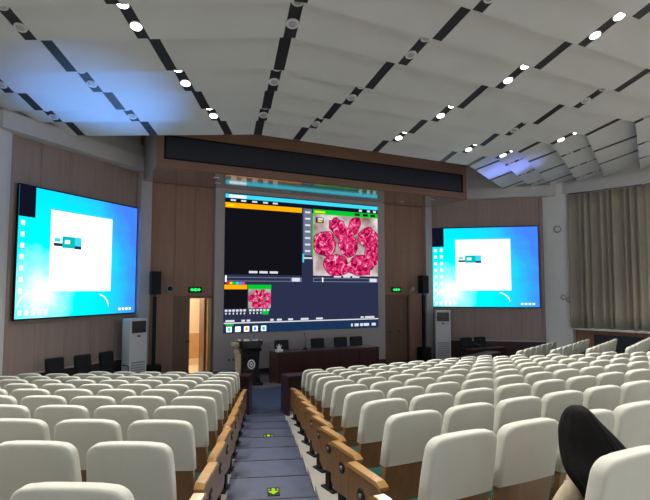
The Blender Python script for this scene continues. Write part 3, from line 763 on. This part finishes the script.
def chair(x, y, z, head, end, label, group, full):
    t = empty('auditorium_chair', (x, y, z), -head+R(random.uniform(-.5, .5)))
    mk('back_cover', COVER, None, t).rotation_euler = (R(random.uniform(-.35, .35)), 0, R(random.uniform(-.4, .4)))
    mk('backrest', BACK, None, t); mk('seat', SEAT, None, t)
    if full:
        if end != 1:
            mk('armrest', ARM, None, t, (CELL/2, 0, 0)); mk('arm_support', SUP, None, t, (CELL/2, 0, 0))
        if end in (-1, 1):
            ex = end*(CELL/2+.018)
            p = mk('end_panel', ENDP, None, t, (ex, 0, 0)); b = mk('badge', BADGE, None, p, (end*.022, .20, .43)); b.scale.x = end
            c = mk('badge_centre', BADGEC, None, p, (end*.024, .20, .43)); c.scale.x = end
            mk('armrest', ENDARM, None, t, (ex, 0, 0)); mk('leg', LEG, None, t, (ex, 0, 0))
        if end == 0: mk('leg', LEG, None, t, (CELL/2, 0, 0))
    tag(t, label, 'chair', group); COUNT[0] += 1
    return t
nrow = len(YC)
for k, y in enumerate(YC):
    xf = -5.07+.393*(y-3.02)
    if k == 0: xf = -5.20
    row = nrow-k
    n = int((2*abs(xf))/CELL)+1; 
    for i in range(n):
        x = xf+CELL*i
        if x > -xf+.05: break
        if not (seen(x, y, fz(y)+1.0, 90) or seen(x-.25, y, fz(y)+.6, 10)): continue
        end = -1 if i == 0 and k > 0 else (1 if x+CELL > -xf+.05 else 0)
        if i == 0: lab = 'cream-covered chair with wooden end panel on podium aisle, middle block %s row' % ORD[row]
        else: lab = 'cream-covered chair, %s from the podium aisle, middle block %s row' % (ORD[i+1], ORD[row])
        if k == 0: lab = 'cream-covered chair behind the person with long black hair' if i == 0 else lab
        dist = proj(x, y, 0)[2]
        chair(x, y, fz(y), 0, end, lab, 'cream-covered chairs in the middle seating block', dist < 9 or end != 0)
def inside(x, y):
    ax = abs(x)
    if y > 11.75: return False
    if ax > side_x(y)-.95: return False
    if (ax-5.0)*2.5+(y-15.0)*2.95 > -3.6: return False
    return True
for s in (-1, 1):
    HB = HL if s < 0 else HR
    for k, d in enumerate(DL):
        row = len(DL)-k
        edge = (-.87-.14*(d-2.8))*1.01 if s < 0 else -.45-d*math.sin(HR-HA)
        i = 0
        lat = edge-.23
        while True:
            x, y = pt(s, lat, d, HB)
            if lat < -9 or not inside(x, y): break
            z = fzl(d)
            if seen(x, y, z+.98, 90):
                end = (1 if s < 0 else -1) if i == 0 else 0
                where = 'podium aisle, door-side block' if s < 0 else 'far aisle, curtain-side block'
                lab = ('cream-covered chair with wooden end panel at %s, %s row' if i == 0 else 'cream-covered chair, '+ORD[i+1]+' from the %s, %s row') % (where, ORD[row])
                dist = proj(x, y, 0)[2]
                chair(x, y, z, HB if s < 0 else -HB, end, lab, 'cream-covered chairs in the %s block' % ('door-side' if s < 0 else 'curtain-side'), dist < 8 or end != 0)
            i += 1; lat -= CELL
print('chairs', COUNT[0])

# ------------------------------------------------------------------ front desks before the first rows
def desk(label, p, h, length, depth=.42, ht=.80, s=1, group='front row desks'):
    t = empty('front_desk', (p[0], p[1], 0), h)
    boxo('desk_top', 0, length, -depth/2, depth/2, ht-.045, ht, M['redwood'], t, .006)
    boxo('front_panel', .04, length-.04, depth/2-.08, depth/2-.05, .08, ht-.045, M['redwood'], t)
    for x in (0, length-.045): boxo('end_panel', x, x+.045, -depth/2+.01, depth/2-.01, 0, ht-.045, M['redwood'], t)
    tag(t, label, 'desk', group)
desk('dark red wooden desk before the middle block front row', (-2.47, 11.02), 0, 4.94, ht=.86)
x, y = pt(-1, -1.55-.62, 11.95, HL); 
desk('dark red wooden desk before the door-side block, ending at podium aisle', (-3.10, 11.45), R(180-30), 2.6, ht=.86)
desk('dark red wooden desk before the curtain-side block', (3.10, 11.30), R(23), 2.2, ht=.86)

# ------------------------------------------------------------------ stage furniture
# podium
t = empty('podium', (-2.50, 13.16, ST), R(-6))
def loftbox(name, secs, m, parent):
    bm = bm_(); rings = []
    for z, hx, y0, y1 in secs: rings.append([bm.verts.new(v) for v in ((-hx,y0,z),(hx,y0,z),(hx,y1,z),(-hx,y1,z))])
    for a, b in zip(rings, rings[1:]):
        for i in range(4): bm.faces.new((a[i], a[(i+1)%4], b[(i+1)%4], b[i]))
    bm.faces.new(rings[0][::-1]); bm.faces.new(rings[-1]); return mk(name, bm, m, parent)
loftbox('plinth', [(0,.30,-.24,.24),(.05,.30,-.24,.24),(.08,.25,-.20,.20)], M['podium'], t)
loftbox('column', [(.08,.24,-.19,.19),(.45,.20,-.16,.16),(.86,.225,-.18,.18)], M['podium'], t)
loftbox('collar', [(.86,.25,-.20,.20),(.93,.27,-.21,.21)], M['podium'], t)
# rounded desk top
bm = bm_(); 
for z0, z1, g in ((.95,1.02,.0),(1.02,1.13,.03)):
    pts = []
    for i in range(24):
        a = 2*math.pi*i/24; c, s_ = math.cos(a), math.sin(a)
        pts.append(((.29+g)*math.copysign(abs(c)**.6, c), (.25+g)*math.copysign(abs(s_)**.6, s_)))
    prism(bm, pts, z0, z1)
mk('desk_top', bm, M['podium'], t)
boxo('pale_side_panel', -.335, -.275, -.18, .18, .0, .80, M['palewood'], t)
boxo('pale_shelf', -.47, -.27, -.12, .16, 1.0, 1.08, M['palewood'], t, .02)
boxo('pale_bracket', -.39, -.29, -.12, .12, .80, .90, M['palewood'], t, .02)
def ring_disc(name, r0, r1, z, y, m, parent, th=.01):
    bm = bm_(); N = 28; A = []
    for r, yy in ((r0, y), (r1, y), (r1, y+th), (r0, y+th)): A.append([bm.verts.new((r*.82*math.cos(2*math.pi*i/N), yy, z+r*math.sin(2*math.pi*i/N))) for i in range(N)])
    for a, b in zip(A, A[1:]+A[:1]):
        for i in range(N): bm.faces.new((a[i], a[(i+1)%N], b[(i+1)%N], b[i]))
    return mk(name, bm, m, parent)
ring_disc('emblem_ring', .085, .125, .53, -.185, M['emblem'], t); ring_disc('emblem_ring', .025, .055, .53, -.185, M['emblem'], t)
bm = bm_(); tube(bm, [(.12,.05,1.13),(.12,.04,1.28),(.10,-.02,1.40)], .006, 6); mk('microphone', bm, M['black'], t)
tag(t, 'black lectern with round white emblem and pale wood side on stage', 'podium')

# long conference table
t = empty('conference_table', (-.22, 13.2, ST))
boxo('table_top', -1.60, 1.58, -.30, .30, .74, .79, M['redwood'], t, .006)
for k in range(5):
    x0 = -1.56+.62*k; boxo('front_panel', x0+.006, x0+.614, -.28, -.25, .04, .735, M['redwood'], t)
for x in (-1.60, 1.54): boxo('end_panel', x, x+.04, -.29, .28, 0, .74, M['redwood'], t)
tag(t, 'long dark red conference table with panelled front on the stage', 'table')
def office_chair(x, y, z, rz, label, group, ht=1.0):
    t = empty('leather_chair', (x, y, z), rz)
    bm = bm_(); box(bm, -.22, .22, .20, .27, .50, ht)
    for v in bm.verts: v.co.y += (v.co.z-.5)*.12
    bmesh.ops.bevel(bm, geom=list(bm.edges), offset=.022, segments=2, affect='EDGES'); mk('backrest', bm, M['blackfab'], t)
    boxo('seat', -.23, .23, -.23, .22, .40, .48, M['blackfab'], t, .02)
    for s_ in (-1, 1):
        bm = bm_(); tube(bm, [(s_*.25,-.2,.02),(s_*.25,-.16,.62),(s_*.25,.22,.64)], .014, 6); mk('armrest_frame', bm, M['metal'], t)
        for yy in (-.2, .2): bm = bm_(); cyl(bm, (s_*.21, yy, 0), (s_*.21, yy, .40), .014, 8); mk('leg', bm, M['metal'], t)
    tag(t, label, 'chair', group)
def at_y(px, Y):
    a = (px-325)/531.78; th = math.atan(a)+YAW; return CX+Y*math.tan(th)
for k, (px, lab) in enumerate(((286, 'black leather chair behind the table, beside the white tissue pack'), (322, 'black leather chair behind the table, right after the gooseneck microphone'), (345, 'black leather chair behind the table, third counted from podium'), (360.5, 'black leather chair behind the table, farthest from the podium'))):
    office_chair(at_y(px, 13.75), 13.75, ST, 0, lab, 'black chairs behind the conference table')
# tissue pack
t = empty('tissue_pack', (at_y(279.5, 13.1), 13.1, ST+.79), .3)
boxo('packet', -.10, .10, -.06, .06, 0, .07, M['tissue'], t, .015)
bm = bm_()
for a in range(6):
    th = a*1.05; cyl(bm, (0,0,.06), (.09*math.cos(th), .03*math.sin(th), .17+.04*math.sin(a*2.1)), .035, 5, .006)
mk('tissue_tuft', bm, M['tissue'], t); tag(t, 'white tissue pack with pulled tissue on the conference table', 'tissues')
t = empty('gooseneck_microphone', (at_y(305.5, 13.25), 13.25, ST+.79))
bm = bm_(); lathe(bm, [(.07,0),(.065,.02),(.02,.05),(.012,.09)], 14); mk('microphone_base', bm, M['black'], t)
bm = bm_(); tube(bm, [(0,0,.08),(0,.0,.24),(-.02,-.02,.34),(-.05,-.06,.42)], .007, 6); mk('gooseneck', bm, M['black'], t)
bm = bm_(); cyl(bm, (-.05,-.06,.42), (-.065,-.09,.46), .012, 8); mk('capsule', bm, M['black'], t)
tag(t, 'thin black gooseneck microphone on the conference table', 'microphone')

# standing air conditioners
def ac(x, y, rz, label):
    t = empty('floor_air_conditioner', (x, y, ST), rz); Hh = 1.70
    boxo('cabinet', -.26, .26, -.16, .16, 0, Hh, M['acwhite'], t, .02)
    boxo('display_panel', -.21, .21, -.172, -.158, Hh-.36, Hh-.06, M['acdark'], t, .004)
    boxo('logo_plate', -.045, .045, -.168, -.158, Hh-.46, Hh-.42, M['acdark'], t)
    g = boxo('lower_grille', -.20, .20, -.166, -.158, .10, .62, M['acgrille'], t)
    for j in range(8): boxo('grille_slat', -.195, .195, -.174, -.166, .13+.06*j, .155+.06*j, M['acwhite'], g)
    boxo('plinth', -.24, .24, -.14, .14, 0, .05, M['black'], t)
    tag(t, label, 'air conditioner', 'floor standing air conditioners')
ac(at_y(136.5, 14.35), 14.35, R(28), 'white floor-standing air conditioner beside the open-door wall')
ac(at_y(441.5, 14.45), 14.45, R(-32), 'white floor-standing air conditioner beneath the curtain-side screen')

# loudspeakers on poles
def pa(x, y, label):
    t = empty('column_loudspeaker', (x, y, ST))
    boxo('subwoofer', -.18, .18, -.18, .17, 0, .45, M['black'], t, .02)
    bm = bm_(); box(bm, -.042, .042, -.042, .042, .45, 2.24); mk('pole', bm, M['black'], t)
    c = boxo('speaker_cabinet', -.13, .13, -.15, .13, 2.30, 2.92, M['blackfab'], t, .015)
    bm = bm_(); cyl(bm, (0,0,2.2), (0,0,2.3), .03, 10); mk('pole_socket', bm, M['metal'], t)
    boxo('speaker_mesh', -.11, .11, -.157, -.149, 2.33, 2.89, M['black'], c)
    tag(t, label, 'loudspeaker', 'loudspeakers flanking the main screen')
pa(at_y(155.5, 14.7), 14.7, 'black loudspeaker on a tall pole beside the open door')
pa(at_y(423, 14.7), 14.7, 'black loudspeaker on a tall pole beside the closed door')

# side tables and chairs by the diagonal walls
office_chair(-6.85, 12.70, ST, R(35), 'black chair by the wainscot, farthest from the open door', 'black chairs below the door-side screen', .97)
office_chair(-6.28, 13.03, ST, R(35), 'black chair by the wainscot, between two other black chairs', 'black chairs below the door-side screen', .97)
office_chair(-5.72, 13.45, ST, R(40), 'black chair by the wainscot, next to the air conditioner', 'black chairs below the door-side screen', .97)
x1 = at_y(469, 13.25); x2 = at_y(486, 13.05)
office_chair(x1, 13.25, ST, R(-12), 'black chair beside the curtain-side air conditioner', 'black chairs below the curtain-side screen', .84)
office_chair(x2, 13.20, ST, R(-12), 'black chair below curtain-side screen, farther from the air conditioner', 'black chairs below the curtain-side screen', .84)
t = empty('side_table', (x1+.15, 12.72, ST), 0); ln = 1.5
boxo('table_top', -ln/2, ln/2, -.15, .15, .52, .56, M['redwood'], t, .005)
boxo('front_panel', -ln/2+.03, ln/2-.03, -.13, -.10, .04, .52, M['redwood'], t)
for xx in (-ln/2, ln/2-.04): boxo('end_panel', xx, xx+.04, -.14, .14, 0, .52, M['redwood'], t)
tag(t, 'low dark side table below the curtain-side screen', 'table')

# round fixtures on the white pilaster by the curtain
def pil_pt(f, z):
    a, b = Vector((DB[0], DB[1])), Vector((PC[0], PC[1])); p = a.lerp(b, f)+Vector((-.7,-.7))*(math.sin(f*math.pi)**.6*.07); return (p.x-.006, p.y-.006, z)
for k, (f, z, r, lab) in enumerate(((.52, E+2.05, .125, 'round white wall speaker high on the white pilaster'), (.66, E-.27, .085, 'small round white fixture low on pilaster, upper of two'), (.86, E-.36, .085, 'small round white fixture low on pilaster, nearest the curtain'))):
    t = empty('round_wall_fixture', pil_pt(f, z)); Mx = Matrix.Rotation(R(45), 4, 'Z').inverted() @ Matrix.Rotation(math.pi/2, 4, 'X')
    Mx = Matrix.Rotation(R(-47), 4, 'Z') @ Matrix.Rotation(math.pi/2, 4, 'X')
    bm = bm_(); lathe(bm, [(r,-.03),(r,.03),(r*.85,.05),(r*.7,.045)], 24, Mx); mk('rim', bm, M['acgrille'], t)
    bm = bm_(); lathe(bm, [(r*.66,.044),(r*.6,.055),(r*.2,.062)], 24, Mx); mk('face', bm, M['white'], t, smooth=True)
    tag(t, lab, 'wall fixture')

# ------------------------------------------------------------------ seated person with long black hair
PX, PY = -5.20, YC[0]; FZ = fz(YC[0])
per = empty('person', (PX, PY, FZ))
tag(per, 'person with long black hair and beige top, seated and leaning forward', 'person')
def skin_mesh(name, verts, edges, radii, m, parent, root=0, sub=2):
    me = bpy.data.meshes.new(name); me.from_pydata(verts, edges, []); o = bpy.data.objects.new(name, me); COL.objects.link(o)
    md = o.modifiers.new('skin', 'SKIN'); md.use_smooth_shade = True
    for i, r in enumerate(radii):
        v = me.skin_vertices[0].data[i]; v.radius = r if isinstance(r, tuple) else (r, r); v.use_root = (i == root)
    o.modifiers.new('sub', 'SUBSURF').levels = sub; o.modifiers['sub'].render_levels = sub
    me.materials.append(m); o.parent = parent; return o
HX, HY, HZ = .115, .285, 1.03       # head centre in person space
bv = [(.06,.24,.50),(.08,.25,.60),(.12,.265,.70),(.13,.28,.79),(.12,.285,.88),(.115,.285,1.0),(.112,.30,1.07),
      (.02,.28,.74),(.0,.39,.56),(.03,.51,.54),(.06,.57,.54),
      (.24,.28,.74),(.25,.39,.56),(.20,.51,.54),(.15,.57,.54),
      (-.04,.32,.50),(-.05,.58,.50),(-.05,.60,.12),(-.05,.70,.06),
      (.16,.32,.50),(.17,.58,.50),(.17,.60,.12),(.17,.70,.06)]
be = [(0,1),(1,2),(2,3),(3,4),(4,5),(5,6),(3,7),(7,8),(8,9),(9,10),(3,11),(11,12),(12,13),(13,14),(0,15),(15,16),(16,17),(17,18),(0,19),(19,20),(20,21),(21,22)]
br = [(.14,.10),(.12,.09),(.12,.09),(.09,.075),.045,(.06,.07),(.052,.065),.035,.03,.027,.024,.035,.03,.027,.024,.06,.045,.036,.03,.06,.045,.036,.03]
body = skin_mesh('body', bv, be, br, M['skin'], per)
# face: nose, eyes and mouth, turned away from the aisle
FW = Vector((math.sin(.75), math.cos(.75), 0)); SD = Vector((math.cos(.75), -math.sin(.75), 0)); HC = Vector((HX, HY, HZ))
def blob(name, p, r, sc_, m):
    bm = bm_(); bmesh.ops.create_icosphere(bm, subdivisions=2, radius=r, matrix=Matrix.Translation(p) @ Matrix.Diagonal((*sc_, 1))); return mk(name, bm, m, per, smooth=True)
blob('nose', HC+FW*.085+Vector((0,0,-.02)), .016, (1,1,1.5), M['skin'])
for s_ in (-1, 1):
    blob('eye', HC+FW*.07+SD*s_*.03+Vector((0,0,.012)), .012, (1,1,.7), M['black']); blob('ear', HC+SD*s_*.062, .016, (.6,1,1.5), M['skin'])
blob('mouth', HC+FW*.075+Vector((0,0,-.055)), .02, (1,1,.35), mat('lips', (.5,.18,.16), .4))
# fingers
for hx, sgn in ((.05, 1), (.15, -1)):
    for j in range(4):
        fx = hx+(j-1.5)*.018; L_ = (.055,.065,.06,.045)[j]
        skin_mesh('finger', [(fx,.58,.545),(fx+sgn*.004,.58+L_*.6,.545),(fx+sgn*.006,.58+L_,.53)], [(0,1),(1,2)], [.009,.008,.007], M['skin'], per, 0, 1)
    skin_mesh('thumb', [(hx+sgn*.02,.57,.555),(hx+sgn*.035,.595,.565),(hx+sgn*.04,.62,.565)], [(0,1),(1,2)], [.011,.010,.008], M['skin'], per, 0, 1)
# clothes
skin_mesh('knit_top', [bv[i] for i in (0,1,2,3)]+[(.125,.282,.83)], [(0,1),(1,2),(2,3),(3,4)], [(.155,.115),(.135,.105),(.14,.10),(.10,.082),.058], M['beige'], per)
for ids in ((7,8,9), (11,12,13)):
    skin_mesh('sleeve', [((bv[3][0]+bv[ids[0]][0])/2, .28, .765)]+[bv[i] for i in ids], [(0,1),(1,2),(2,3)], [.06,.064,.056,.046], M['beige'], per)
skin_mesh('trousers', [bv[i] for i in (0,15,16,17,19,20,21)], [(0,1),(1,2),(2,3),(0,4),(4,5),(5,6)], [(.145,.11),.095,.072,.058,.095,.072,.058], M['denim'], per)
for s_ in (-.05, .17): boxo('shoe', s_-.042, s_+.042, .54, .78, .0, .085, M['black'], per, .025)
# hair: lofted closed shape, sections follow the bowed head and fall over the back
def hair():
    bm = bm_(); N = 72
    right = Vector((math.cos(YAW), -math.sin(YAW), 0)); fwd = Vector((math.sin(YAW), math.cos(YAW), 0))
    # (image row, left px, right px, distance, thickness)
    secs = [(402.5,568,577,2.60,.03),(405,564,581,2.60,.09),(409,561,586,2.60,.14),(415,558.5,590,2.60,.18),(424,555,599,2.59,.22),(434,554.5,609,2.57,.23),(445,555,619,2.54,.23),(456,557,627,2.50,.21),(467,560,630,2.46,.19),(478,568,628,2.42,.15),(489,576,624,2.39,.13),(501,580,622,2.37,.11),(515,584,620,2.36,.09),(530,590,615,2.36,.04)]
    rings = []
    for i, (y, l, r, D, th) in enumerate(secs):
        z = (289.3-y)/531.78*D+E-FZ; c = ((l+r)/2-325)/531.78*D; hw = (r-l)/2/531.78*D
        ring = []
        for j in range(N):
            a = 2*math.pi*j/N; lock = 1+(.03*math.sin(j*3.1+i*.25)+.03*math.sin(j*5.3-i*.3)+.02*math.sin(j*9.7+i*.15))*min(1, i/5)
            p = right*(c+hw*math.cos(a)*lock)+fwd*(D+th/2*math.sin(a)*lock)
            ring.append(bm.verts.new((p.x+CX-PX, p.y-PY, z)))
        rings.append(ring)
    for a, b in zip(rings, rings[1:]):
        for j in range(N): bm.faces.new((a[j], a[(j+1)%N], b[(j+1)%N], b[j]))
    bm.faces.new(rings[0]); bm.faces.new(rings[-1][::-1])
    o = mk('hair', bm, M['hair'], per, smooth=True); o.modifiers.new('sub', 'SUBSURF').levels = 1
hair()
